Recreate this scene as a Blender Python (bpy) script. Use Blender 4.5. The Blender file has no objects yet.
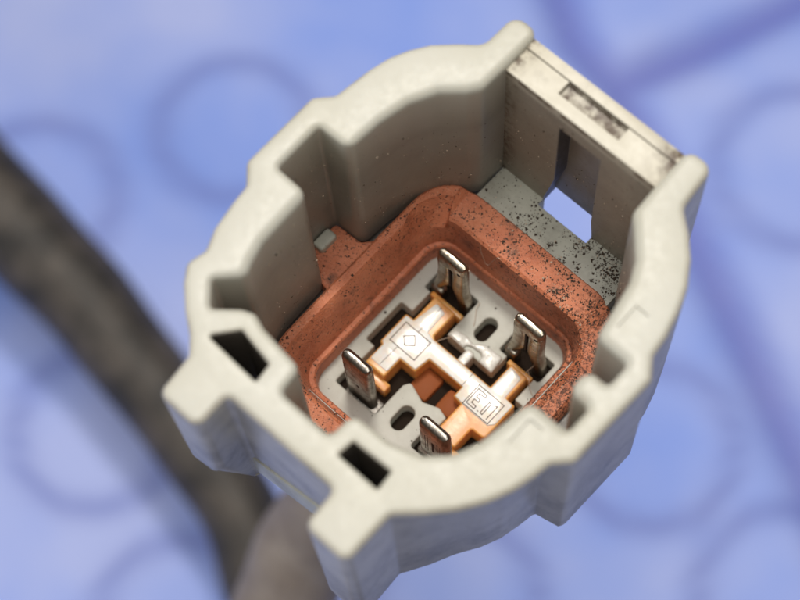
import bpy, bmesh, math, random
from mathutils import Vector, Matrix, noise
from mathutils.bvhtree import BVHTree
random.seed(7)
S = 0.001                      # all numbers below are millimetres, the scene is in metres
C = bpy.context.scene.collection
sc = bpy.context.scene

# ------------------------------------------------------------------ camera
cx_ = (0.73761032, 0.62397476, -0.25804363)    # connector axes seen from the camera (x right, y down, z forward)
cy_ = (0.67425925, -0.70109604, 0.23203189)
cz_ = (-0.03613132, -0.34513742, -0.93785643)
right = Vector((cx_[0], cy_[0], cz_[0])); down = Vector((cx_[1], cy_[1], cz_[1])); fwd = Vector((cx_[2], cy_[2], cz_[2]))
cam_d = bpy.data.cameras.new('camera'); cam = bpy.data.objects.new('camera', cam_d); C.objects.link(cam)
T = Vector((2.00420, 0.0, 93.0))
loc = -(right * T.x + down * T.y + fwd * T.z)
M = Matrix((right, -down, -fwd)).transposed().to_4x4(); M.translation = loc * S
cam.matrix_world = M
cam_d.sensor_width = 36; cam_d.lens = 36 * 1856.1 / 800
cam_d.clip_start = 0.005; cam_d.clip_end = 20
cam_d.dof.use_dof = True; cam_d.dof.focus_distance = 0.105
cam_d.dof.aperture_fstop = 33
sc.camera = cam

# ------------------------------------------------------------------ light
world = bpy.data.worlds.new('World'); sc.world = world; world.use_nodes = True
bg = world.node_tree.nodes['Background']; bg.inputs[0].default_value = (1.0, 0.96, 0.90, 1); bg.inputs[1].default_value = 0.25

def area(name, pos, target, size, power, col=(1, 1, 1), sy=None):
    d = bpy.data.lights.new(name, 'AREA'); d.energy = power; d.color = col; d.size = size * S
    if sy: d.shape = 'RECTANGLE'; d.size_y = sy * S
    o = bpy.data.objects.new(name, d); C.objects.link(o)
    o.location = Vector(pos) * S
    o.rotation_euler = (Vector(target) - Vector(pos)).to_track_quat('-Z', 'Y').to_euler()
    return o
# the lamp stands where the flat glossy tops of the retainer mirror it into the lens
P0 = Vector((-1.0, 4.3, -16.5)); KEY = P0 + Vector((P0.x - loc.x, P0.y - loc.y, loc.z - P0.z)).normalized() * 330
key = area('desk_lamp', KEY, P0, 60, 0.62, (1.0, 0.95, 0.87), 42)
zz = (KEY - P0).normalized(); xx = Vector((1, 0, 0)); yy = zz.cross(xx).normalized(); xx = yy.cross(zz)
mm = Matrix((xx, yy, zz)).transposed().to_4x4(); mm.translation = KEY * S; key.matrix_world = mm
area('window_light', (-260, -330, 170), (0, 0, -20), 220, 0.36, (0.92, 0.95, 1.0))
area('ceiling_light', (15, -20, 400), (0, 0, -20), 190, 0.68, (1.0, 0.97, 0.93))
sc.view_settings.view_transform = 'Standard'; sc.view_settings.look = 'None'
sc.view_settings.gamma = 1; sc.view_settings.use_curve_mapping = False; sc.view_settings.exposure = 0.0
sc.cycles.max_bounces = 8; sc.cycles.diffuse_bounces = 4

# ------------------------------------------------------------------ materials
def lin(r, g, b):
    f = lambda c: ((c / 255 + 0.055) / 1.055) ** 2.4 if c > 10 else c / 255 / 12.92
    return (f(r), f(g), f(b), 1)

class Mat:
    def __init__(s, name):
        s.m = bpy.data.materials.new(name); s.m.use_nodes = True
        s.nt = s.m.node_tree; s.p = s.nt.nodes['Principled BSDF']
        tc = s.nt.nodes.new('ShaderNodeTexCoord'); mp = s.nt.nodes.new('ShaderNodeMapping')
        mp.inputs['Scale'].default_value = (1 / S,) * 3            # texture space in millimetres
        s.nt.links.new(tc.outputs['Object'], mp.inputs[0]); s.co = mp.outputs[0]
    def noise(s, scale, detail=4, rough=0.55, off=0.0, stretch=None):
        co = s.co
        if stretch or off:
            mp = s.nt.nodes.new('ShaderNodeMapping'); mp.inputs['Location'].default_value = (off, off * 2, off * 3)
            mp.inputs['Scale'].default_value = stretch or (1, 1, 1)
            s.nt.links.new(co, mp.inputs[0]); co = mp.outputs[0]
        n = s.nt.nodes.new('ShaderNodeTexNoise'); n.inputs['Scale'].default_value = scale
        n.inputs['Detail'].default_value = detail; n.inputs['Roughness'].default_value = rough
        s.nt.links.new(co, n.inputs['Vector']); return n.outputs['Fac']
    def ramp(s, fac, a, b, va=0.0, vb=1.0):
        r = s.nt.nodes.new('ShaderNodeMapRange'); r.inputs[1].default_value = a; r.inputs[2].default_value = b
        r.inputs[3].default_value = va; r.inputs[4].default_value = vb
        s.nt.links.new(fac, r.inputs[0]); return r.outputs[0]
    def mul(s, a, b, op='MULTIPLY'):
        m = s.nt.nodes.new('ShaderNodeMath'); m.operation = op
        for i, v in enumerate((a, b)):
            if isinstance(v, (int, float)): m.inputs[i].default_value = v
            else: s.nt.links.new(v, m.inputs[i])
        return m.outputs[0]
    def mix(s, fac, a, b):
        m = s.nt.nodes.new('ShaderNodeMix'); m.data_type = 'RGBA'
        if isinstance(fac, (int, float)): m.inputs[0].default_value = fac
        else: s.nt.links.new(fac, m.inputs[0])
        for i, v in ((6, a), (7, b)):
            if isinstance(v, tuple): m.inputs[i].default_value = v
            else: s.nt.links.new(v, m.inputs[i])
        return m.outputs[2]
    def color(s, v):
        if isinstance(v, tuple): s.p.inputs['Base Color'].default_value = v
        else: s.nt.links.new(v, s.p.inputs['Base Color'])
    def rough(s, v):
        if isinstance(v, (int, float)): s.p.inputs['Roughness'].default_value = v
        else: s.nt.links.new(v, s.p.inputs['Roughness'])
    def bump(s, h, dist, strength=1.0):
        b = s.nt.nodes.new('ShaderNodeBump'); b.inputs['Distance'].default_value = dist * S; b.inputs['Strength'].default_value = strength
        s.nt.links.new(h, b.inputs['Height'])
        if getattr(s, 'lb', None) is not None: s.nt.links.new(s.lb, b.inputs['Normal'])
        s.lb = b.outputs[0]; s.nt.links.new(s.lb, s.p.inputs['Normal'])
    def sep(s):
        n = s.nt.nodes.new('ShaderNodeSeparateXYZ'); s.nt.links.new(s.co, n.inputs[0]); return n.outputs
    def sss(s, w, r, scale):
        s.p.inputs['Subsurface Weight'].default_value = w; s.p.inputs['Subsurface Radius'].default_value = r
        s.p.inputs['Subsurface Scale'].default_value = scale * S

def plastic(name, base, dirt, amount, specks=0.5, zdark=None, rough=0.42):
    """moulded plastic with grime: cloudy stains, fine specks and a darker tone that grows with depth"""
    m = Mat(name)
    n1 = m.noise(0.35, 6, 0.6); n2 = m.noise(2.2, 5, 0.65, 3.0); n3 = m.noise(7.0, 3, 0.6, 9.0)
    f = m.ramp(n1, 0.42, 0.72, 0, amount)
    g = m.mul(m.ramp(n2, 0.55, 0.72, 0, 1), amount * 0.6)
    f = m.mul(f, m.mul(g, 0.5), 'ADD')
    if zdark:
        z = m.sep()[2]; zf = m.ramp(z, zdark[0], zdark[1], 0, zdark[2])
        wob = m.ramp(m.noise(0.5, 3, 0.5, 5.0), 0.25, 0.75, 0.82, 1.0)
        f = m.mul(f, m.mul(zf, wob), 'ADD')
    sp = m.ramp(n3, 0.66, 0.70, 0, specks)
    f = m.mul(f, sp, 'ADD')
    scr = m.mul(m.ramp(m.noise(1.0, 3, 0.6, 17.0, (0.5, 5.0, 0.8)), 0.70, 0.74, 0, 0.30), m.ramp(n1, 0.45, 0.6))
    smu = m.ramp(m.noise(0.28, 6, 0.7, 23.0), 0.62, 0.78, 0, 0.28)
    f = m.mul(m.mul(f, scr, 'ADD'), smu, 'ADD')
    c = m.nt.nodes.new('ShaderNodeClamp'); m.nt.links.new(f, c.inputs[0])
    tint = m.mix(m.ramp(m.noise(0.15, 2, 0.5, 1.0), 0.35, 0.65), base, tuple(v * k for v, k in zip(base[:3], (0.93, 0.92, 0.88))) + (1,))
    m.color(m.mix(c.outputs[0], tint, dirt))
    m.rough(m.ramp(n2, 0.3, 0.7, rough - 0.04, rough + 0.08))
    m.bump(m.noise(11, 4, 0.6, 2.0), 0.012, 0.35); m.bump(m.noise(0.5, 2, 0.5, 7.0), 0.05, 0.07)
    return m

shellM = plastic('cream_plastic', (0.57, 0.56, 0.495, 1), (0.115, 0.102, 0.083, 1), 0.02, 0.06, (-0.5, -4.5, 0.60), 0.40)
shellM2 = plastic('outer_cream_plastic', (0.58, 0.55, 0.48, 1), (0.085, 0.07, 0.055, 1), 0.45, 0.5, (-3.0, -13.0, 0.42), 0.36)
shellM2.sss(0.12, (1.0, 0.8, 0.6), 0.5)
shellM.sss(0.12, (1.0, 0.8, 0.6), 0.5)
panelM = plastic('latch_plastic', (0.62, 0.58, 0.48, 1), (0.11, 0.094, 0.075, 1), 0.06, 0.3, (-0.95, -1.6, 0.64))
# worn grime in the shallow pit and at both ends of the latch panel
m = panelM; x, y, z = m.sep()
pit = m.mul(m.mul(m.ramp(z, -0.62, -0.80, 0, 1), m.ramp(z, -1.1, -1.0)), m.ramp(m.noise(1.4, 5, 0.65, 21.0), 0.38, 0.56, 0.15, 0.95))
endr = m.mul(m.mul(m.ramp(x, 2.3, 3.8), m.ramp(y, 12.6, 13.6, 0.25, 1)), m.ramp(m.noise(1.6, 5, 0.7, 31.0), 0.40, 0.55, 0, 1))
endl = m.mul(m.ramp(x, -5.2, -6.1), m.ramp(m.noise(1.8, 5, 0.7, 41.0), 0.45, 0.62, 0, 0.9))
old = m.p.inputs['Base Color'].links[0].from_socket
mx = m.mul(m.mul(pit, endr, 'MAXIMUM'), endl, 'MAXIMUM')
jamb_shade = m.mul(m.mul(m.ramp(y, 12.14, 12.25), m.ramp(y, 13.24, 13.18)), m.ramp(z, -2.3, -2.46, 0, 0.85))  # shade of the window recess painted into the panel colour
m.color(m.mix(jamb_shade, m.mix(mx, old, (0.085, 0.05, 0.028, 1)), (0.03, 0.025, 0.02, 1)))
ledgeM = plastic('grey_plastic', (0.53, 0.53, 0.455, 1), (0.10, 0.08, 0.06, 1), 0.5, 0.6)
plateM = plastic('pale_grey_plastic', (0.53, 0.53, 0.475, 1), (0.13, 0.10, 0.08, 1), 0.16, 0.25, None, 0.5)
m = Mat('glossy_white_plastic'); m.color(m.mix(m.ramp(m.noise(1.5, 4, .6), .4, .65), (0.62, 0.60, 0.55, 1), (0.52, 0.49, 0.43, 1))); m.rough(0.24); m.bump(m.noise(2.2, 4, .6, 3.0), .05, .5); glossM = m
darkM = plastic('dark_plastic', (0.16, 0.14, 0.12, 1), (0.04, 0.03, 0.025, 1), 0.4, 0.4)  # dark base tone for the slots and the floor ring

# rubber: orange red with black and pale grains, coarse towards the right side
m = Mat('red_rubber')
x, y, z = m.sep()
n1 = m.noise(0.5, 5, 0.6); nf = m.noise(5.5, 3, 0.7, 4.0); ng = m.noise(8.0, 2, 0.6, 8.0)
base = m.mix(m.ramp(n1, 0.35, 0.7), (0.72, 0.255, 0.13, 1), (0.52, 0.15, 0.068, 1))
right_f = m.ramp(x, 2.2, 4.2)
speck = m.mul(m.ramp(nf, 0.58, 0.63), m.ramp(m.noise(0.6, 3, 0.5, 11.0), 0.38, 0.56, 0.2, 1.0))
c1 = m.mix(speck, base, (0.05, 0.028, 0.02, 1))
c1 = m.mix(m.mul(right_f, m.ramp(nf, 0.44, 0.58, 0.0, 0.8)), c1, (0.09, 0.035, 0.02, 1))
c1 = m.mix(m.ramp(ng, 0.70, 0.73), c1, (0.75, 0.45, 0.30, 1))
soot = m.ramp(m.noise(0.45, 4, 0.6, 14.0), 0.58, 0.72, 0, 0.75)
c1 = m.mix(soot, c1, (0.08, 0.05, 0.035, 1))
m.color(c1); m.rough(m.ramp(nf, .3, .7, .34, .6)); m.sss(0.1, (1.0, 0.35, 0.2), 0.4)
m.bump(m.noise(7, 3, 0.7, 4.0), 0.09, 0.8); m.bump(m.noise(1.1, 3, 0.5, 2.0), 0.2, 0.5)
rubberM = m

m = Mat('marking_shade'); m.color((0.20, 0.155, 0.13, 1)); m.rough(0.8); m.p.inputs['Specular IOR Level'].default_value = 0.1; markM = m
m = Mat('orange_plastic')
m.color(m.mix(m.ramp(m.noise(0.9, 4, 0.6), 0.4, 0.7), (0.88, 0.42, 0.13, 1), (0.78, 0.28, 0.06, 1)))
m.rough(0.28); m.p.inputs['IOR'].default_value = 1.5; m.sss(0.4, (1.0, 0.45, 0.15), 1.2)
m.bump(m.noise(3.0, 4, 0.6, 1.0), 0.02, 0.35)
orangeM = m
m = Mat('glare_pale_plastic')  # orange plastic washed out by glare, highlight put into the base colour
m.color(m.mix(m.ramp(m.noise(0.8, 4, 0.6, 5.0), 0.40, 0.62), (0.84, 0.80, 0.75, 1), (0.84, 0.72, 0.60, 1)))
m.rough(0.2); m.sss(0.3, (1.0, 0.5, 0.25), .8); m.bump(m.noise(3.0, 4, 0.6, 1.0), 0.02, 0.4)
glareM = m
m = Mat('amber_plastic')
m.color((0.27, 0.075, 0.02, 1)); m.rough(0.6); m.p.inputs['Specular IOR Level'].default_value = 0.2; m.bump(m.noise(2.5, 4, 0.6), 0.05, 0.4)
amberM = m
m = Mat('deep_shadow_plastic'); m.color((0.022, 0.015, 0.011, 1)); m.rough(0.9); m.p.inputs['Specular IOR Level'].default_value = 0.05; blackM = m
m = Mat('marking_ink'); m.color((0.06, 0.05, 0.045, 1)); m.rough(0.8); m.p.inputs['Specular IOR Level'].default_value = 0.1; inkM = m

def metal(name, base, stain, amt, r=0.22):
    m = Mat(name); m.p.inputs['Metallic'].default_value = 1.0
    a = m.noise(1.6, 5, 0.65, 2.0); b = m.noise(0.9, 3, 0.5, 6.0, (6, 6, 0.6))
    f = m.ramp(a, 0.42, 0.68, 0, amt)
    m.color(m.mix(f, m.mix(m.ramp(b, 0.35, 0.65), base, tuple(v * 0.72 for v in base[:3]) + (1,)), stain))
    m.rough(m.ramp(a, 0.3, 0.7, r, r + 0.25)); m.bump(a, 0.03, 0.35); m.bump(b, 0.03, 0.5)
    return m
metalM = metal('tinned_metal', (0.50, 0.45, 0.37, 1), (0.13, 0.09, 0.055, 1), 0.65, 0.22)
metal2M = metal('pewter_metal', (0.42, 0.39, 0.35, 1), (0.10, 0.075, 0.055, 1), 0.7, 0.22)

# ------------------------------------------------------------------ mesh helpers
def new_obj(name, me, mat, parent=None, angle=38):
    me.materials.clear()
    if mat: me.materials.append(mat.m if isinstance(mat, Mat) else mat)
    if angle:
        me.shade_smooth(); me.set_sharp_from_angle(angle=math.radians(angle))
    o = bpy.data.objects.new(name, me); C.objects.link(o); o.parent = parent
    return o
def bm_mesh(bm, name):
    bmesh.ops.recalc_face_normals(bm, faces=bm.faces)
    for v in bm.verts: v.co *= S
    me = bpy.data.meshes.new(name); bm.to_mesh(me); bm.free(); return me

def fillet(pts, closed=True, r0=0.0):
    """points (x, y[, radius]) -> polyline with rounded corners"""
    out = []; n = len(pts)
    for i in range(n):
        p = pts[i]; P = Vector(p[:2]); r = p[2] if len(p) > 2 else r0
        A = Vector(pts[i - 1][:2]); B = Vector(pts[(i + 1) % n][:2])
        a = A - P; b = B - P
        if r <= 0 or a.length < 1e-6 or b.length < 1e-6: out.append(P.copy()); continue
        ang = a.angle(b)
        if ang > math.pi - 0.06: out.append(P.copy()); continue
        t = min(r / math.tan(ang / 2), 0.49 * a.length, 0.49 * b.length); rr = t * math.tan(ang / 2)
        an, bn = a.normalized(), b.normalized()
        cen = P + (an + bn).normalized() * (rr / math.sin(ang / 2))
        v0 = P + an * t - cen; v1 = P + bn * t - cen
        sweep = math.atan2(v0.x * v1.y - v0.y * v1.x, v0.dot(v1))
        k = max(2, int(abs(sweep) / math.radians(15)) + 1)
        for j in range(k + 1):
            c, s_ = math.cos(sweep * j / k), math.sin(sweep * j / k)
            out.append(cen + Vector((v0.x * c - v0.y * s_, v0.x * s_ + v0.y * c)))
    # merge near doubles
    res = []
    for p in out:
        if not res or (p - res[-1]).length > 0.02: res.append(p)
    if (res[0] - res[-1]).length < 0.02: res.pop()
    return res
def area2(L): return sum(L[i - 1].x * L[i].y - L[i].x * L[i - 1].y for i in range(len(L))) / 2
def offset(L, d):
    """move a counter-clockwise loop inwards by d (mitred)"""
    out = []; n = len(L)
    for i in range(n):
        e0 = (L[i] - L[i - 1]).normalized(); e1 = (L[(i + 1) % n] - L[i]).normalized()
        n0 = Vector((-e0.y, e0.x)); n1 = Vector((-e1.y, e1.x)); q = n0 + n1
        k = q.dot(q) / 2
        out.append(L[i] + q * min(d / max(k, 0.25), d * 2.2) if k > 1e-4 else L[i] + n0 * d)
    return out

def extrude(loops, z0, z1, r=0.3, rh=None, seg=4, rb=0.0, zbot=None, bm=None, mid=None, rvar=None):
    """solid from an outer loop and hole loops, top at z1 with rounded edge r; returns the bmesh"""
    own = bm is None
    if own: bm = bmesh.new()
    topedges = []; botedges = []
    for li, L in enumerate(loops):
        L = list(L); hole = li > 0
        if (area2(L) > 0) == hole: L.reverse()          # outer ccw, holes cw: offset always goes into the material
        rr = (rh if rh is not None else r) if hole else r
        rings = []
        if rb > 0 and not hole:
            for k in range(seg + 1):
                a = math.pi / 2 * k / seg
                rings.append([(p, z0 + rb * (1 - math.sin(a))) for p in offset(L, rb * (1 - math.cos(a)))])
            rings.reverse()
        elif mid:
            rings.append([(p + mid(p), (zbot(p) if zbot else z0)) for p in L])
            rings.append([(p + mid(p), -2.0) for p in L]); rings.append([(p + mid(p) * .8, -1.5) for p in L]); rings.append([(p + mid(p) * .15, -1.05) for p in L])
        else: rings.append([(p, (zbot(p) if zbot else z0)) for p in L])
        if rvar and not hole:
            rl = [rvar(p, i, L) for i, p in enumerate(L)]
            rl = [sum(rl[(i + j) % len(L)] for j in range(-2, 3)) / 5 for i in range(len(L))]
            for k in range(seg + 1):
                a = math.pi / 2 * k / seg; one = offset(L, .3)
                rings.append([(p + (q - p) * (ri / .3) * (1 - math.cos(a)), z1 - ri * (1 - math.sin(a))) for p, q, ri in zip(L, one, rl)])
        elif rr > 0:
            for k in range(seg + 1):
                a = math.pi / 2 * k / seg
                rings.append([(p, z1 - rr * (1 - math.sin(a))) for p in offset(L, rr * (1 - math.cos(a)))])
        else: rings.append([(p, z1) for p in L])
        vr = [[bm.verts.new((p.x, p.y, zz)) for p, zz in R_] for R_ in rings]
        n = len(L)
        for a_, b_ in zip(vr, vr[1:]):
            for i in range(n):
                j = (i + 1) % n; bm.faces.new((a_[i], a_[j], b_[j], b_[i]))
        for ring, store in ((vr[0], botedges), (vr[-1], topedges)):
            for i in range(n): store.append(bm.edges.get((ring[i], ring[(i + 1) % n])))
    for ed in (topedges, botedges):
        bmesh.ops.triangle_fill(bm, use_beauty=True, use_dissolve=False, edges=ed, normal=(0, 0, 1))
    return bm
def rect(x0, x1, y0, y1, r=0.0): return fillet([(x0, y0, r), (x1, y0, r), (x1, y1, r), (x0, y1, r)])
def rbox(bm, x0, x1, y0, y1, z0, z1, r=0.1, seg=2):
    bb = bmesh.new(); bmesh.ops.create_cube(bb, size=1)
    for v in bb.verts: v.co = Vector(((x0 + x1) / 2 + v.co.x * (x1 - x0), (y0 + y1) / 2 + v.co.y * (y1 - y0), (z0 + z1) / 2 + v.co.z * (z1 - z0)))
    if r: bmesh.ops.bevel(bb, geom=bb.edges[:], offset=r, segments=seg, profile=0.5, affect='EDGES')
    me = bpy.data.meshes.new('t'); bb.to_mesh(me); bb.free(); bm.from_mesh(me); bpy.data.meshes.remove(me)
def boolean(me, cutters, op='DIFFERENCE', bev=0.0):
    """cut boxes (given in mm) out of a mesh, then soften the edges"""
    o = bpy.data.objects.new('tmp', me); C.objects.link(o); tmp = []
    for b in cutters:
        bm = bmesh.new()
        if isinstance(b, list):                      # latch window: outline in x and z
            ra, rb_ = [[bm.verts.new((x, y, z)) for x, z in b] for y in (12.0, 13.25)]
            bm.faces.new(ra); bm.faces.new(rb_[::-1])
            for i in range(len(b)): bm.faces.new((ra[i], ra[i - 1], rb_[i - 1], rb_[i]))
        else: rbox(bm, *b, r=0)
        cm = bm_mesh(bm, 'cut'); c = bpy.data.objects.new('cut', cm); C.objects.link(c); tmp.append(c)
        md = o.modifiers.new('b', 'BOOLEAN'); md.object = c; md.operation = op; md.solver = 'EXACT'
    if bev:
        md = o.modifiers.new('v', 'BEVEL'); md.width = bev * S; md.segments = 3; md.limit_method = 'ANGLE'; md.angle_limit = math.radians(40); md.use_clamp_overlap = True
    dg = bpy.context.evaluated_depsgraph_get(); dg.update()
    out = bpy.data.meshes.new_from_object(o.evaluated_get(dg))
    for t in tmp + [o]: bpy.data.objects.remove(t)
    return out
def tube(path, radii, n=16, bm=None, cap=True, wob=None):
    bm = bm or bmesh.new(); rings = []; up = Vector((0.13, 0.2, 1)).normalized()
    for i, p in enumerate(path):
        p = Vector(p); t = (Vector(path[min(i + 1, len(path) - 1)]) - Vector(path[max(i - 1, 0)])).normalized()
        a = t.cross(up).normalized(); b = t.cross(a)
        ring = []
        for k in range(n):
            th = 2 * math.pi * k / n; rr = radii[i] * (1 + (wob(i, th) if wob else 0))
            ring.append(bm.verts.new(p + (a * math.cos(th) + b * math.sin(th)) * rr))
        rings.append(ring)
    for A, B in zip(rings, rings[1:]):
        for k in range(n): bm.faces.new((A[k], A[(k + 1) % n], B[(k + 1) % n], B[k]))
    if cap: bm.faces.new(rings[0]); bm.faces.new(rings[-1][::-1])
    return bm
def spline(P, n):
    out = []
    for i in range(len(P) - 1):
        p0, p1, p2, p3 = (Vector(P[max(i - 1, 0)]), Vector(P[i]), Vector(P[i + 1]), Vector(P[min(i + 2, len(P) - 1)]))
        for k in range(n):
            t = k / n
            out.append(0.5 * ((2 * p1) + (p2 - p0) * t + (2 * p0 - 5 * p1 + 4 * p2 - p3) * t * t + (3 * p1 - 3 * p2 + p3 - p0) * t ** 3))
    out.append(Vector(P[-1])); return out

# ------------------------------------------------------------------ the connector
conn = bpy.data.objects.new('electrical_connector', None); C.objects.link(conn)
conn.empty_display_size = 0.01
conn['label'] = 'cream plastic four-pin electrical connector with open top and red rubber seal inside'
conn['category'] = 'connector'

# shell: one C-shaped wall, open between the two lips where the latch panel sits
outer = [(-6.2, 14.75, .65), (-7.9, 14.75, .75), (-7.95, 12.3, .9), (-9.0, 11.45), (-10.05, 10.45), (-10.75, 9.4), (-11.2, 8.4), (-11.5, 7.2), (-11.68, 5.9),
         (-11.8, 4.9, .5), (-12.65, 4.0, .6), (-12.65, -0.95, .5), (-11.72, -1.95, .5), (-11.6, -3.1), (-11.3, -4.7), (-10.78, -5.9, .5), (-11.05, -7.0, .7), (-10.35, -7.95),
         (-9.3, -8.9), (-8.2, -9.7), (-7.45, -10.5, .4), (-7.2, -12.95, .55), (-4.45, -12.95, .5), (-4.5, -10.7, .35), (2.65, -10.7, .35), (2.75, -12.95, .5), (5.6, -12.95, .5),
         (5.6, -9.75, .5), (6.8, -8.62), (7.85, -7.45), (8.65, -6.2), (9.2, -4.95), (9.5, -3.7), (9.66, -2.75, .5), (10.5, -1.85, .7), (10.6, 3.85, .6), (9.85, 4.85, .45),
         (9.7, 6.1), (9.35, 7.4), (8.8, 8.8), (7.95, 10.1), (7.0, 11.1), (5.9, 12.0, .6), (5.62, 14.75, .7), (4.0, 14.75, .6)]
inner = [(4.0, 12.0), (4.08, 10.1, .3), (4.8, 9.35), (5.85, 8.2), (6.4, 7.1), (6.72, 5.4), (7.05, 3.7, .5), (9.15, 3.7, .3), (9.15, 2.25, .3), (7.8, 2.25, .6), (7.8, .72, .6), (9.2, .72, .3),
         (9.2, -.85, .3), (6.75, -.85, .7), (6.55, -2.5), (6.3, -4.1), (5.7, -5.5, .6), (4.7, -6.5), (3.1, -7.05), (.75, -7.2, .55), (.65, -8.8, .35), (-2.65, -8.8, .35),
         (-2.8, -7.25, .5), (-5.6, -6.95), (-6.5, -6.65, .5), (-7.2, -6.95, .5), (-8.4, -7.98, .25), (-9.45, -6.8, .25), (-8.25, -5.55, .5), (-8.6, -4.7, .6), (-8.9, -3.6),
         (-8.98, -1.4), (-9.02, -.15, .65), (-11.2, -.1, .25), (-11.2, 3.0, .25), (-9.15, 3.05, .65), (-9.0, 5.3), (-8.6, 7.1), (-7.85, 8.6), (-6.75, 9.6, .5), (-6.25, 10.3, .4), (-6.2, 12.1)]
def soften(P, rmin):
    out = []
    for i, p in enumerate(P):
        if len(p) > 2:
            a, b = P[i - 1], P[(i + 1) % len(P)]
            conv = (p[0] - a[0]) * (b[1] - p[1]) - (p[1] - a[1]) * (b[0] - p[0]) > 0
            p = (p[0], p[1], max(p[2], rmin) if conv else p[2])
        out.append(p)
    return out
shell_loop = fillet(soften(outer + inner, .62))
slot1 = fillet([(-7.42, -9.1, .12), (-3.95, -9.25, .12), (-4.1, -8.15, .12), (-6.35, -7.75, .15)])
slot2 = fillet([(1.65, -9.25, .12), (4.25, -9.25, .12), (4.15, -8.15, .12), (1.75, -8.25, .12)])
def edge_round(p, i, L):
    # softer roll on the inside edge of the cup than on the outside
    e = (L[(i + 1) % len(L)] - L[i - 1]).normalized(); nrm = Vector((e.y, -e.x))
    return .60 if nrm.dot(p - Vector((-1.1, 1))) < 0 and p.y > -5.8 and p.y < 12 and abs(p.x) < 9.1 else .40
def inset(p):
    # the curved lower wall stands back under the rim
    if p.x > 5.5 and -9.6 < p.y < -2.3 and math.hypot(p.x - .3, p.y) > 8.6:
        k = min(1, (p.y + 9.6) / 2.0) * .85
        d = Vector((-p.x - 1, -p.y - 1)).normalized()
        if p.y > -3.3: d = Vector((-.95, .35))
        return d * k
    return Vector((0, 0))
def zbot(p):
    if p.y < -11.2 and p.x < -3: return -10.8 + 0.75 * max(0, (p.x + 7.1)) if p.y < -12 else -11.0
    if p.y < -11.2: return -14.1
    if p.y < -9.9 and -5 < p.x < 3.2: return -14.6 + (p.x + 4.5) * 0.62
    return -13.4
bm = extrude([shell_loop, slot1, slot2], -13.4, 0, r=.42, rh=.2, seg=6, mid=inset, rvar=edge_round, zbot=zbot)
me = bm_mesh(bm, 'shell')
shell = new_obj('housing_shell', me, shellM, conn, 42)
# two faint moulded rectangles on the rim: shallow recesses
me = boolean(shell.data.copy(), [(7.5, 8.35, 4.75, 6.3, -.13, 1), (7.42, 8.28, -3.3, -1.65, -.13, 1)])
shell.data = me
me.shade_smooth(); me.set_sharp_from_angle(angle=math.radians(42))
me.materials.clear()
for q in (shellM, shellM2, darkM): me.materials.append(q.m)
for f in me.polygons:              # inner walls, slots and outer walls take separate materials
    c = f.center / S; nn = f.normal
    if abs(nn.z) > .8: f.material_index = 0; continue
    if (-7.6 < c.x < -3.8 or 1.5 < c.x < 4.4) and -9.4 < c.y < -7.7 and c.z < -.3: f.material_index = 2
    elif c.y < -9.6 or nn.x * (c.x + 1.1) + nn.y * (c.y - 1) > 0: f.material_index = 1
# rough ledge low on the front wall
bm = bmesh.new()
L = [(-4.35, -12.0), (2.6, -7.6)]
vs = []
for xx, z1 in ((-4.45, -11.2), (2.62, -7.2)):
    z0 = z1 - 2.9
    vs.append([bm.verts.new((xx, yy, zz)) for yy, zz in ((-10.6, z1 + .1), (-10.78, z1), (-10.82, z1 - .1), (-10.82, z0 + .1), (-10.6, z0))])
for k in range(5): bm.faces.new((vs[0][k], vs[0][(k + 1) % 5], vs[1][(k + 1) % 5], vs[1][k]))
bm.faces.new(vs[0][::-1]); bm.faces.new(vs[1])
ledge = new_obj('wall_ledge', bm_mesh(bm, 'ledge'), ledgeM, shell)

# latch panel between the lips
bm = bmesh.new(); rbox(bm, -6.25, 4.05, 12.1, 14.42, -13.2, -0.45, r=0)
me = boolean(bm_mesh(bm, 'panel'), [[(-2.42, -2.45), (-2.42, -9.2), (-2.62, -10.4), (-3.02, -12.6), (-3.02, -14), (.62, -14), (.62, -12.6), (.45, -10.8), (.45, -2.45)], (-3.25, .85, 12.85, 13.75, -0.95, 0), (-7, 5, 12.0, 13.78, -0.56, 0)], bev=.09)
panel = new_obj('latch_panel', me, panelM, shell, 30)
bm = bmesh.new(); rbox(bm, -6.2, 4.0, 13.74, 13.80, -0.6, -0.535, r=0)
new_obj('parting_line', bm_mesh(bm, 'line'), inkM, panel)

# inner floor: grey shelf below the latch, dark floor around the seal
lp = fillet([(-6.15, 8.9), (4.05, 8.9), (4.05, 12.2), (.62, 12.2), (.62, 11.65), (-3.02, 11.65), (-3.02, 12.2), (-6.15, 12.2)])
new_obj('shelf', bm_mesh(extrude([lp], -14.6, -12.9, r=.08, seg=2), 'shelf'), ledgeM, shell)
fl = fillet([(-11.6, -3), (-9, -8.2), (-4, -9.4), (3.5, -9.2), (5.6, -7.4), (7.5, -4.6), (8.2, -2.2), (9.4, 0), (9.3, 4.5), (6.2, 9.6), (4.3, 11.5), (-6.4, 11.5), (-9.6, 8), (-11.7, 4)])
hole = rect(-7.4, 4.8, -5.5, 8.6, 1.2)
new_obj('floor_ring', bm_mesh(extrude([fl, hole], -15.6, -14.2, r=0), 'floor'), darkM, shell)
body = rect(-8.2, 4.2, -3.2, 9.2, 2.5)
bm = extrude([body], -34, -26.1, r=.1)
extrude([rect(-8.9, 5.5, -5.9, 10.3, 2.2), rect(-7.3, 4.5, -5.3, 8.5, 1.2)], -26.2, -14.25, r=0, bm=bm)
new_obj('rear_body', bm_mesh(bm, 'body'), shellM, shell)
bm = extrude([fillet([(-11.15, .95, .2), (-10.35, .95, .2), (-10.35, 2.3, .2), (-11.15, 2.3, .2)])], -14.2, -12.45, r=.15)
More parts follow.
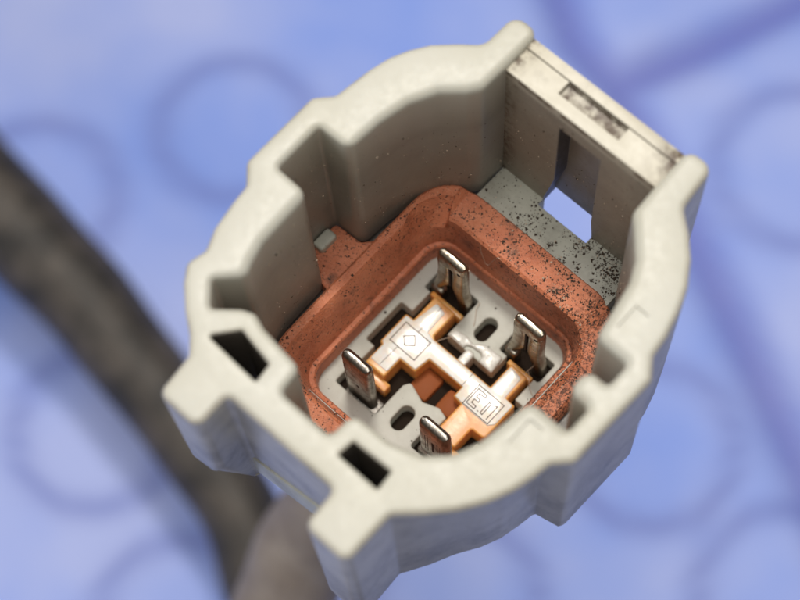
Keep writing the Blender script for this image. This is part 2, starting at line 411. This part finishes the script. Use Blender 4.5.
new_obj('key_peg', bm_mesh(bm, 'peg'), ledgeM, shell)

# seal: ring lofted through rounded rectangles, ear in the left pocket, notch at the upper left corner
def rr(x0, x1, y0, y1, r, n=9, m=34):
    pts = []
    cs = [(x1 - r, y1 - r, 0), (x0 + r, y1 - r, 90), (x0 + r, y0 + r, 180), (x1 - r, y0 + r, 270)]
    for q, (cx, cy, a0) in enumerate(cs):
        for k in range(n + 1):
            a = math.radians(a0 + 90 * k / n); pts.append(Vector((cx + r * math.cos(a), cy + r * math.sin(a))))
        nx = cs[(q + 1) % 4]; a = math.radians(a0 + 90)
        A = pts[-1]; B = Vector((nx[0] + r * math.cos(a), nx[1] + r * math.sin(a)))
        for k in range(1, m): pts.append(A.lerp(B, k / m))
    return pts
levels = [((-8.55, 6.3, -7.0, 9.75, 2.9), -14.3), ((-8.55, 6.3, -7.0, 9.75, 2.9), -13.1), ((-8.45, 6.1, -6.95, 9.68, 2.9), -12.65), ((-8.3, 5.95, -6.85, 9.58, 2.8), -12.5),
          ((-7.65, 5.2, -6.0, 7.62, 2.1), -12.45), ((-7.5, 5.0, -5.8, 7.45, 2.0), -12.6), ((-7.25, 4.7, -5.5, 7.36, 1.8), -13.6), ((-6.95, 4.35, -5.1, 7.28, 1.6), -15.2),
          ((-6.90, 4.3, -5.05, 7.26, 1.55), -15.4), ((-6.66, 4.08, -4.82, 7.14, 1.45), -15.48), ((-6.58, 4.0, -4.74, 7.08, 1.4), -15.62), ((-6.62, 4.0, -4.75, 7.12, 1.4), -15.8), ((-6.55, 3.85, -4.7, 7.06, 1.3), -16.3), ((-6.5, 3.75, -4.6, 7.0, 1.3), -17.6)]
bm = bmesh.new(); rings = []
for (a, zz) in levels:
    ring = []
    for ki, p in enumerate(rr(*a)):
        z2 = zz
        if -13.3 < zz:
            # right side lies lower and slopes; the left arm of the seal stands a little proud
            if p.x > 3.2: z2 -= 0.75 * min(1, (p.x - 3.2) / 1.6)
            if 46 <= ki <= 96 and zz > -13.2: z2 += 0.45 - .3 * max(0, (ki - 76) / 20)
            if 46 <= ki <= 90 and zz in (-12.45, -12.6): p = p.lerp(rr(-8.3, 5.95, -6.85, 9.58, 2.8)[ki], .62 if ki < 54 else .25)
        q = Vector((p.x, p.y, z2)); q.z += 0.05 * noise.noise(q * 0.9) + .02 * noise.noise(q * 3)
        ring.append(bm.verts.new(q))
    rings.append(ring)
n = len(rings[0])
for A, B in zip(rings, rings[1:]):
    for k in range(n): bm.faces.new((A[k], A[(k + 1) % n], B[(k + 1) % n], B[k]))
for k in range(n): bm.faces.new((rings[-1][k], rings[-1][(k + 1) % n], rings[0][(k + 1) % n], rings[0][k]))
seal = new_obj('rubber_seal', bm_mesh(bm, 'seal'), rubberM, conn, 28)
ear = fillet([(-11.1, .05, .3), (-8.2, -.6, .1), (-8.2, 4.2, .1), (-9.2, 3.0, .3), (-11.1, 2.9, .3)])
new_obj('seal_ear', bm_mesh(extrude([ear], -14.15, -12.95, r=.12), 'ear'), rubberM, seal)
low = fillet([(-8.4, -6.2, .5), (-6.5, -6.6, .3), (-2.7, -7.2, .3), (-2.7, -8.6), (.6, -8.6), (.6, -7), (5.5, -5.6), (5.0, -4.9), (-6.6, -4.9)])

# terminal plate with the H-shaped recess and the pin openings
cav = fillet([(-5.6, -3.4, .15), (-2.45, -3.4, .25), (-2.45, -.95, .1), (-2.2, -.5, .25), (-.9, -.95, .2), (.1, -.55, .3), (.8, -.75, .1), (.8, -2.1, .1), (.35, -2.1, .15), (.35, -3.4, .2), (3.4, -3.4, .2), (3.4, -2.0, .15),
              (3.15, -2.0, .1), (3.15, -.7, .1), (3.68, -.7, .15), (3.68, 2.75, .1), (3.05, 2.75, .1), (3.05, 4.45, .1), (3.4, 4.45, .2), (3.4, 5.95, .15), (.3, 5.95, .15), (.3, 4.5, .15), (.95, 4.5, .1), (.95, 3.1, .1),
              (-2.6, 3.1, .1), (-2.6, 5.95, .15), (-5.65, 5.95, .15), (-5.65, 4.5, .15), (-5.15, 4.5, .1), (-5.15, 2.85, .1), (-6.05, 2.85, .15), (-6.05, -.25, .15), (-5.35, -.25, .1), (-5.35, -2.1, .1), (-5.6, -2.1, .1)])
def stadium(cx, cy, w, l):
    pts = []
    for k in range(20):
        a = 2 * math.pi * (k + .5) / 20; pts.append(Vector((cx + w * math.cos(a), cy + w * math.sin(a) + (l if math.sin(a) > 0 else -l))))
    return pts
plate_l = rect(-6.9, 4.1, -5.0, 7.4, 1.3)
bm = extrude([plate_l, cav, stadium(-1.1, 4.9, .47, .36), stadium(-1.1, -2.45, .48, .36)], -24, -17.0, r=.1, rh=.1, seg=3)
plate = new_obj('terminal_plate', bm_mesh(bm, 'plate'), plateM, conn, 40)
bm = bmesh.new(); rbox(bm, -6.85, 4.05, -4.95, 7.35, -26.0, -18.1, r=0)  # near-black block stands in for the shade deep in the openings
new_obj('cavity_shade_floor', bm_mesh(bm, 'cavity'), blackM, plate)
hook = fillet([(-2.62, 3.12, .1), (-2.35, 3.7, .15), (-1.6, 3.82, .2), (-1.0, 3.68, .1), (-.5, 4.12, .1), (.85, 4.2, .12), (.98, 3.02, .12), (-.08, 3.05, .12), (-.12, 3.4, .2), (-.35, 3.55, .15), (-.95, 3.5, .2), (-1.25, 3.35, .12), (-1.3, 3.08, .1)])
new_obj('clip_hook', bm_mesh(extrude([hook], -17.6, -16.78, r=.12, seg=3), 'hook'), glossM, plate)

# retainer: glossy orange H-shaped lock seated in the recess
ret = fillet([(-4.98, -1.45, .15), (-3.5, -1.45, .15), (-3.5, 0, .05), (-2.35, .02, .12), (-2.2, 1.12, .1), (.3, 1.15, .05), (.3, .42, .08), (.95, .35, .05), (.95, -1.9, .12), (2.45, -1.9, .15), (2.45, -.38, .1),
              (3.42, -.35, .3), (3.42, 2.35, .12), (2.82, 2.38, .05), (2.82, 4.15, .15), (1.55, 4.15, .15), (1.55, 2.28, .1), (-2.82, 2.28, .08), (-3.0, 2.45, .05), (-3.0, 4.32, .15), (-4.62, 4.32, .15), (-4.62, 2.4, .05), (-5.2, 2.38, .15), (-5.2, .1, .12), (-4.98, 0, .05)])
bm = extrude([ret], -23.9, -16.5, r=.12, seg=4)
retainer = new_obj('retainer', bm_mesh(bm, 'retainer'), orangeM, conn, 40)
cap = fillet([(-4.9, -1.1, .12), (-3.58, -1.1, .12), (-3.58, .08, .05), (-2.42, .1, .12), (-2.26, 1.19, .1), (.38, 1.2, .05), (.38, .48, .08), (.98, .42, .05), (1.05, .38, .05), (3.0, .36, .1),
              (3.3, .7, .2), (3.33, 2.28, .12), (2.66, 2.32, .05), (2.6, 3.85, .2), (1.64, 4.0, .12), (1.64, 2.2, .1), (-2.9, 2.2, .08), (-3.4, 2.35, .05), (-3.45, 3.9, .15), (-4.25, 4.05, .12), (-4.53, 2.32, .05), (-5.1, 2.28, .12), (-5.1, .18, .12), (-4.9, .05, .05)])
new_obj('retainer_glare', bm_mesh(extrude([cap], -16.9, -16.44, r=.07, seg=3), 'cap'), glareM, retainer, 40)  # thin pale layer paints the glare on the orange top
bm = bmesh.new()
rbox(bm, -5.05, -2.6, 4.3, 4.62, -19, -16.85, r=.08)
rbox(bm, 1.2, 3.0, 4.12, 4.45, -19, -16.9, r=.08)
rbox(bm, -4.9, -3.0, -2.0, -1.42, -19, -17.1, r=.1)
rbox(bm, 1.0, 3.1, -2.6, -1.86, -19, -17.0, r=.1)
new_obj('retainer_foot', bm_mesh(bm, 'feet'), orangeM, retainer)
bm = bmesh.new()
rbox(bm, -.35, .95, -.62, .95, -23, -17.5, r=.25)
rbox(bm, -2.4, -.95, -.75, 1.1, -23, -17.75, r=.25)
rbox(bm, -6.0, -5.22, .2, 1.2, -23, -19, r=.1)
new_obj('retainer_arm', bm_mesh(bm, 'arm'), amberM, retainer)
bm = extrude([fillet([(-1.05, 2.2), (-.45, 2.2), (-.45, 3.25, .25), (-1.05, 3.25, .25)])], -18, -16.6, r=.12)
new_obj('locking_pin', bm_mesh(bm, 'pin'), glossM, retainer)
# engraved-looking marks: thin strokes lying in the top surface
def strokes(name, polys, w, mat, parent, z=-16.44):
    bm = bmesh.new()
    for P in polys:
        for a, b in zip(P, P[1:]):
            a = Vector(a); b = Vector(b); d = (b - a).normalized(); nn = Vector((-d.y, d.x)) * w / 2; d = d * w * .4
            vv = []
            for zz in (z - .05, z + .012):
                vv.append([bm.verts.new((q.x, q.y, zz)) for q in (a - d - nn, b + d - nn, b + d + nn, a - d + nn)])
            bm.faces.new(vv[1]); bm.faces.new(vv[0][::-1])
            for k in range(4): bm.faces.new((vv[0][k], vv[0][(k + 1) % 4], vv[1][(k + 1) % 4], vv[1][k]))
    return new_obj(name, bm_mesh(bm, name), mat, parent, 0)
strokes('box_marking', [[(-4.8, .5), (-2.85, .5), (-2.85, 1.95), (-4.8, 1.95), (-4.8, .5)]], .06, markM, retainer)
strokes('diamond_marking', [[(-4.32, 1.22), (-3.92, .82), (-3.42, 1.2), (-3.85, 1.66), (-4.32, 1.22)]], .07, markM, retainer)
strokes('seam_marking', [[(-3.85, 2.0), (-3.85, 4.0)], [(-4.15, .45), (-4.2, -1.0)], [(-2.2, 1.75), (.2, 1.75)], [(.28, 1.2), (.28, 2.2)]], .035, markM, retainer)
strokes('box_marking', [[(1.02, .45), (2.95, .45), (2.95, 1.92), (1.02, 1.92), (1.02, .45)]], .05, markM, retainer)
strokes('lettering', [[(1.15, .62), (1.15, 1.72), (1.8, 1.72), (1.82, 1.54), (1.38, 1.52), (1.38, 1.27), (1.68, 1.26), (1.68, 1.09), (1.38, 1.08), (1.38, .83), (1.74, .8), (1.74, .62), (1.15, .62)],
                      [(1.95, .66), (2.03, .66)], [(2.17, 1.5), (2.17, .68), (2.33, .66), (2.33, 1.5), (2.17, 1.5)], [(2.56, 1.55), (2.7, 1.62), (2.7, .62)]], .055, markM, retainer)

# pin terminals
def blade_tip(bm, cx, cy, z, hw, th, drop):
    """end of a folded blade: flat narrow crown, sloping shoulders on the long sides, rounded ends"""
    lv = [(hw, th, -drop), (hw, th, -.42), (hw - .04, th - .04, -.28), (hw - .05, th - .08, -.16), (hw - .13, th - .2, -.04), (hw - .3, th - .31, .0), (hw - .5, th - .35, .0)]
    prev = None
    for a, b, dz in lv:
        ring = [bm.verts.new((cx + p.x, cy + p.y + (.07 if dz > -.02 else 0), z + dz)) for p in rr(-a, a, -b, b, min(a, b) * .9, 4, 2)]
        if prev:
            for q in range(len(ring)): bm.faces.new((prev[q], prev[(q + 1) % len(ring)], ring[(q + 1) % len(ring)], ring[q]))
        else: bm.faces.new(ring[::-1])
        prev = ring
    bm.faces.new(prev)
def terminal(cx, cy, kind, mat):
    hw, th = 1.06, .37
    ztip = -11.4
    bm = bmesh.new()
    if kind == 'split':
        blade_tip(bm, cx, cy, ztip, hw, th, .9)
        for s_ in (-1, 1):
            zs = ztip - .6; ze = -16.4 if s_ < 0 else -22
            prev = None; segs = 22
            for k in range(segs + 1):
                f = k / segs; zc = zs + (ze - zs) * f
                op = max(0, (-15.0 - zc)) * .28; op = min(op, .5)
                xi = s_ * (.02 + op)                              # inner edge of the leaf
                xo = s_ * (hw + min(.25, max(0, -15.2 - zc) * .18))  # outer edge
                if s_ < 0: xi -= .25 * max(0, f - .75) / .25
                c_ = (xi + xo) / 2; w = abs(xo - xi) / 2
                d = th * (1 - .22 * abs(math.sin(f * 7 + s_)) * .5)
                lean = -.28 * max(0, f - .45) if s_ < 0 else -.1 * max(0, f - .3)
                ring = []
                for q in range(16):
                    a = 2 * math.pi * (q + .5) / 16; ca, sa = math.cos(a), math.sin(a)
                    ring.append(bm.verts.new((cx + c_ + math.copysign(abs(ca) ** .55, ca) * w, cy + lean + math.copysign(abs(sa) ** .6, sa) * d, zc)))
                if prev:
                    for q in range(16): bm.faces.new((prev[q], prev[(q + 1) % 16], ring[(q + 1) % 16], ring[q]))
                else: bm.faces.new(ring)
                prev = ring
            bm.faces.new(prev[::-1])
        rbox(bm, cx - 1.45, cx - .45, cy - .62, cy + .1, -23, -16.9, r=.25, seg=3)
    else:
        blade_tip(bm, cx, cy, ztip, hw, th, 9)
        rbox(bm, cx - 1.1, cx + 1.32, cy - .48, cy + .48, -23, -18.05 if kind == 'hole' else -16.6, r=.12)
    o = new_obj('terminal', bm_mesh(bm, 'terminal'), mat, conn, 40)
    bm = bmesh.new()
    if kind == 'hole':
        bmesh.ops.create_uvsphere(bm, u_segments=12, v_segments=8, radius=.15)
        for v in bm.verts: v.co = Vector((cx + .15 + v.co.x, cy - th + v.co.y * .2, -15.0 + v.co.z * 1.2))
        rbox(bm, cx - .75, cx - .72, cy - th - .008, cy - .25, -16.5, -12.4, r=0)
    elif kind == 'slot':
        rbox(bm, cx + .02, cx + .2, cy - th - .01, cy - .25, -15.1, -13.3, r=.005)
        for dx in (-.5, -.3, .42, .62): rbox(bm, cx + dx, cx + dx + .04, cy - th - .008, cy - .25, -15.6, -12.6 - abs(dx) * .6, r=0)
    else:
        rbox(bm, cx - .05, cx + .05, cy - th - .01, cy - .2, -15.05, -12.3, r=0)
        bmesh.ops.create_uvsphere(bm, u_segments=12, v_segments=8, radius=.15, matrix=Matrix.Translation((cx + .72, cy - .33, -12.05)) @ Matrix.Diagonal((1, .6, 1, 1)))
    new_obj('slot', bm_mesh(bm, 'slot'), inkM, o)
    return o
terminal(-4.05, 5.35, 'split', metalM)
terminal(1.85, 5.3, 'split', metalM)
terminal(-4.0, -2.8, 'hole', metal2M)
terminal(1.9, -2.8, 'slot', metal2M)

# loose dirt: grains lying on the shelf, the seal and the floor
dg = bpy.context.evaluated_depsgraph_get(); dg.update()
tv, tp = [], []
for o in (seal, ) + tuple(ch for ch in list(shell.children) + list(seal.children) + [plate] if ch.name.startswith(('shelf', 'seal_ear', 'terminal_plate', 'floor'))):
    b0 = len(tv); tv += [v.co.copy() / S for v in o.data.vertices]
    tp += [[b0 + i for i in p.vertices] for p in o.data.polygons]
bvh = BVHTree.FromPolygons(tv, tp)
def grain(bm, p, r):
    pts = [Vector((random.uniform(.6, 1.2) * a, random.uniform(.6, 1.2) * b, random.uniform(.5, .9) * c)) for a, b, c in ((1, 0, 0), (-1, 0, 0), (0, 1, 0), (0, -1, 0), (0, 0, 1), (0, 0, -1))]
    R_ = Matrix.Rotation(random.uniform(0, 6.28), 3, 'Z')
    v = [bm.verts.new(p + (R_ @ q) * r) for q in pts]
    for a, b, c in ((0, 2, 4), (2, 1, 4), (1, 3, 4), (3, 0, 4), (2, 0, 5), (1, 2, 5), (3, 1, 5), (0, 3, 5)): bm.faces.new((v[a], v[b], v[c]))
dark = bmesh.new(); pale = bmesh.new(); nd = 0
for _ in range(52000):
    x = random.uniform(-11, 6); y = random.uniform(-7, 12.1)
    dens = 0.10
    if y > 7.4: dens = 0.18 + 1.1 * min(1, max(0, (x + 4.5) / 5.5))           # upper shelf and band, thicker to the right
    if y > 9.4 and x > -1: dens = 1.5
    if x > 3.4 and y < 8: dens = .75
    if y < -4.4: dens = .5
    if -6.6 < x < 3.6 and -4.6 < y < 7: dens = .02
    cl = noise.noise(Vector((x * .55, y * .55, 3.1))) * .8 + noise.noise(Vector((x * 1.9, y * 1.9, 1.0))) * .7 + noise.noise(Vector((x * 5, y * 5, 2.0))) * .3
    if random.random() > dens * max(0, .30 + cl): continue
    h = bvh.ray_cast(Vector((x, y, 0)), Vector((0, 0, -1)))
    if h[0] is None or h[0].z < -17.5: continue
    r = min(.115, .02 + random.expovariate(1 / .022))
    if random.random() < .12: grain(pale, h[0], r * .8)
    else: grain(dark, h[0], r)
m = Mat('dark_grit'); m.color(m.mix(m.noise(3, 2), (0.035, 0.025, 0.018, 1), (0.09, 0.06, 0.04, 1))); m.rough(.8); gritM = m
m = Mat('pale_grit'); m.color((0.62, 0.48, 0.36, 1)); m.rough(.5); gritP = m
# dust and lint clinging to the inner walls
sb = BVHTree.FromPolygons([v.co / S for v in shell.data.vertices] + [v.co / S for v in panel.data.vertices],
    [list(p.vertices) for p in shell.data.polygons] + [[i + len(shell.data.vertices) for i in p.vertices] for p in panel.data.polygons])
for k in range(1500):
    a = random.uniform(0.6, 3.9); z_ = random.uniform(-12.6, -1.0)
    if random.random() > .25 + .75 * min(1, -z_ / 10) or noise.noise(Vector((a * 4, z_ * .5, 7))) < -.1: continue
    h = sb.ray_cast(Vector((-1, 1, z_)), Vector((math.cos(a), math.sin(a), 0)))
    if h[0] is None: continue
    r = min(.09, .018 + random.expovariate(1 / .013))
    grain(pale if random.random() < .55 else dark, h[0], r)
# a few stray fibres
fb = bmesh.new()
for k in range(7):
    p = Vector((random.uniform(-4, 4), random.uniform(2, 9.5), 0)); a = random.uniform(0, 6.28); pts = []
    for j in range(9):
        h = bvh.ray_cast(Vector((p.x, p.y, 0)), Vector((0, 0, -1)))
        pts.append(Vector((p.x, p.y, (h[0].z if h[0] else -17) + .08 + .25 * math.sin(j / 8 * 3.14)))); a += random.uniform(-.25, .25)
        p = p + Vector((math.cos(a), math.sin(a), 0)) * .2
    tube(pts, [.016] * 9, 4, fb)
o = new_obj('lint', bm_mesh(fb, 'lint'), gritP, conn, 0); o['kind'] = 'stuff'
for nm, b_, mt in (('dark_grit', dark, gritM), ('pale_grit', pale, gritP)):
    o = new_obj(nm, bm_mesh(b_, nm), mt, conn, 0); o['kind'] = 'stuff'

# ------------------------------------------------------------------ cables behind the connector
def pix(px, py, z):
    d = right * ((px - 400) / 1856.1) + down * ((py - 300) / 1856.1) + fwd
    return loc + d * ((z - loc.z) / d.z)
m = Mat('black_sleeve'); m.color(m.mix(m.ramp(m.noise(.25, 4, .6), .35, .65), (0.020, 0.017, 0.015, 1), (0.085, 0.070, 0.058, 1))); m.rough(.55)
m.bump(m.noise(1.5, 3, .5), .3, .6); sleeveM = m
m = Mat('brown_tape'); m.color(m.mix(m.ramp(m.noise(.3, 4, .6), .35, .65), (0.21, 0.17, 0.145, 1), (0.30, 0.255, 0.22, 1))); m.rough(.6)
m.bump(m.noise(1.0, 3, .5), .3, .6); tapeM = m
path = spline([tuple(pix(-330, -110, -88)), tuple(pix(-100, 108, -90)), tuple(pix(0, 212, -91)), tuple(pix(60, 272, -92)), tuple(pix(118, 340, -93)), tuple(pix(186, 430, -94)), tuple(pix(240, 512, -95)), tuple(pix(268, 600, -96)), tuple(pix(310, 740, -97)), tuple(pix(470, 900, -98)), tuple(pix(700, 1150, -99))], 14)
rad = []
for i, p in enumerate(path):
    f = min(1, i / 80); rad.append(6.1 - 2.0 * f)
bm = tube(path, rad, 20, wob=lambda i, th: .02 * math.sin(i * .35 + th))
cab = new_obj('cable', bm_mesh(bm, 'cable'), sleeveM, None, 60)
cab['label'] = 'dark sleeved cable running diagonally behind the connector, out of focus'; cab['category'] = 'cable'
path = spline([(-1.5, 2, -33.5), (-2, 1.5, -40), tuple(pix(390, 440, -50)), tuple(pix(325, 520, -60)), tuple(pix(288, 590, -66)), tuple(pix(262, 700, -72)), tuple(pix(240, 900, -80))], 12)
bm = tube(path, [3.6 + .6 * min(1, i / 30) for i in range(len(path))], 20, wob=lambda i, th: .03 * math.sin(i * .5 + th))
tp_ = new_obj('wiring_harness', bm_mesh(bm, 'harness'), tapeM, None, 60)
tp_['label'] = 'grey-brown taped wire bundle coming out under the connector'; tp_['category'] = 'wire bundle'

# ------------------------------------------------------------------ blue cloth far below
ZC = -108.0
rings_ = [(235, 130, 76), (38, 200, 80), (95, 430, 80), (650, 445, 84), (800, 170, 84), (790, 600, 92), (180, 622, 84), (-110, 330, 80), (100, -90, 76), (440, 330, 80), (455, 600, 84), (910, 380, 84)]
rc = []
for px, py, r in rings_:
    c = pix(px, py, ZC); rc.append((c.x, c.y, r / 1856.1 * (c - loc).dot(fwd)))
for k in range(80):        # the print goes on outside the picture
    a = random.uniform(0, 6.28); d = random.uniform(75, 230); rc.append((c.x * 0 - 22 + d * math.cos(a), 22 + d * math.sin(a), random.uniform(7.8, 9)))
creases = [[(380, -520), (470, -240), (540, -60), (575, 40), (615, 85)], [(615, 85), (700, 50), (860, -30), (1100, -130), (1500, -260)], [(615, 85), (650, 150), (690, 230), (745, 340), (810, 480), (860, 600), (1000, 900)]]
cr = [[pix(px, py, ZC).xy for px, py in L] for L in creases]
def seg_d(p, a, b):
    ab = b - a; t = max(0, min(1, (p - a).dot(ab) / ab.dot(ab))); return (p - a - ab * t).length
N = 260; W = 480
cx0, cy0 = -22, 22
verts = []; cols = []
for j in range(N + 1):
    for i in range(N + 1):
        x = cx0 + (i / N - .5) * W; y = cy0 + (j / N - .5) * W; p = Vector((x, y))
        zz = 1.6 * noise.noise(Vector((x * .02, y * .02, .3))) + .5 * noise.noise(Vector((x * .06, y * .06, 2.3)))
        dk = 0
        for a, b, r in rc:
            if abs(x - a) < r + 4 and abs(y - b) < r + 4:
                e = abs(math.hypot(x - a, y - b) - r); dk = max(dk, math.exp(-(e / 1.35) ** 2))
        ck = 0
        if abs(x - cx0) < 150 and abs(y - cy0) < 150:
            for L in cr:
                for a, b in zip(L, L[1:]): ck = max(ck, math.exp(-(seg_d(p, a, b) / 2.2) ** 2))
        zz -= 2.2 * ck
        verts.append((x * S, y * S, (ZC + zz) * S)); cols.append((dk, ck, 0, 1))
faces = [(j * (N + 1) + i, j * (N + 1) + i + 1, (j + 1) * (N + 1) + i + 1, (j + 1) * (N + 1) + i) for j in range(N) for i in range(N)]
me = bpy.data.meshes.new('cloth'); me.from_pydata(verts, [], faces)
ca = me.color_attributes.new('print', 'FLOAT_COLOR', 'POINT')  # first channel printed rings, second painted crease shade
ca.data.foreach_set('color', [v for c_ in cols for v in c_])
m = Mat('blue_cloth')
at = m.nt.nodes.new('ShaderNodeAttribute'); at.attribute_name = 'print'
sp = m.nt.nodes.new('ShaderNodeSeparateColor'); m.nt.links.new(at.outputs['Color'], sp.inputs[0])
x, y, z = m.sep()
b0 = m.mix(m.ramp(m.noise(.035, 3, .5), .35, .65), (0.25, 0.38, 0.93, 1), (0.45, 0.53, 0.94, 1))
c1 = m.mix(m.mul(sp.outputs[0], .72), b0, (0.17, 0.22, 0.60, 1))
c1 = m.mix(m.mul(sp.outputs[1], .85), c1, (0.13, 0.15, 0.52, 1))  # shade of the creases painted into the cloth colour
m.color(c1); m.rough(.6)
cl = new_obj('tablecloth', me, m, None, 60)
cl['kind'] = 'structure'; cl['label'] = 'pale blue cloth printed with darker blue rings, out of focus'
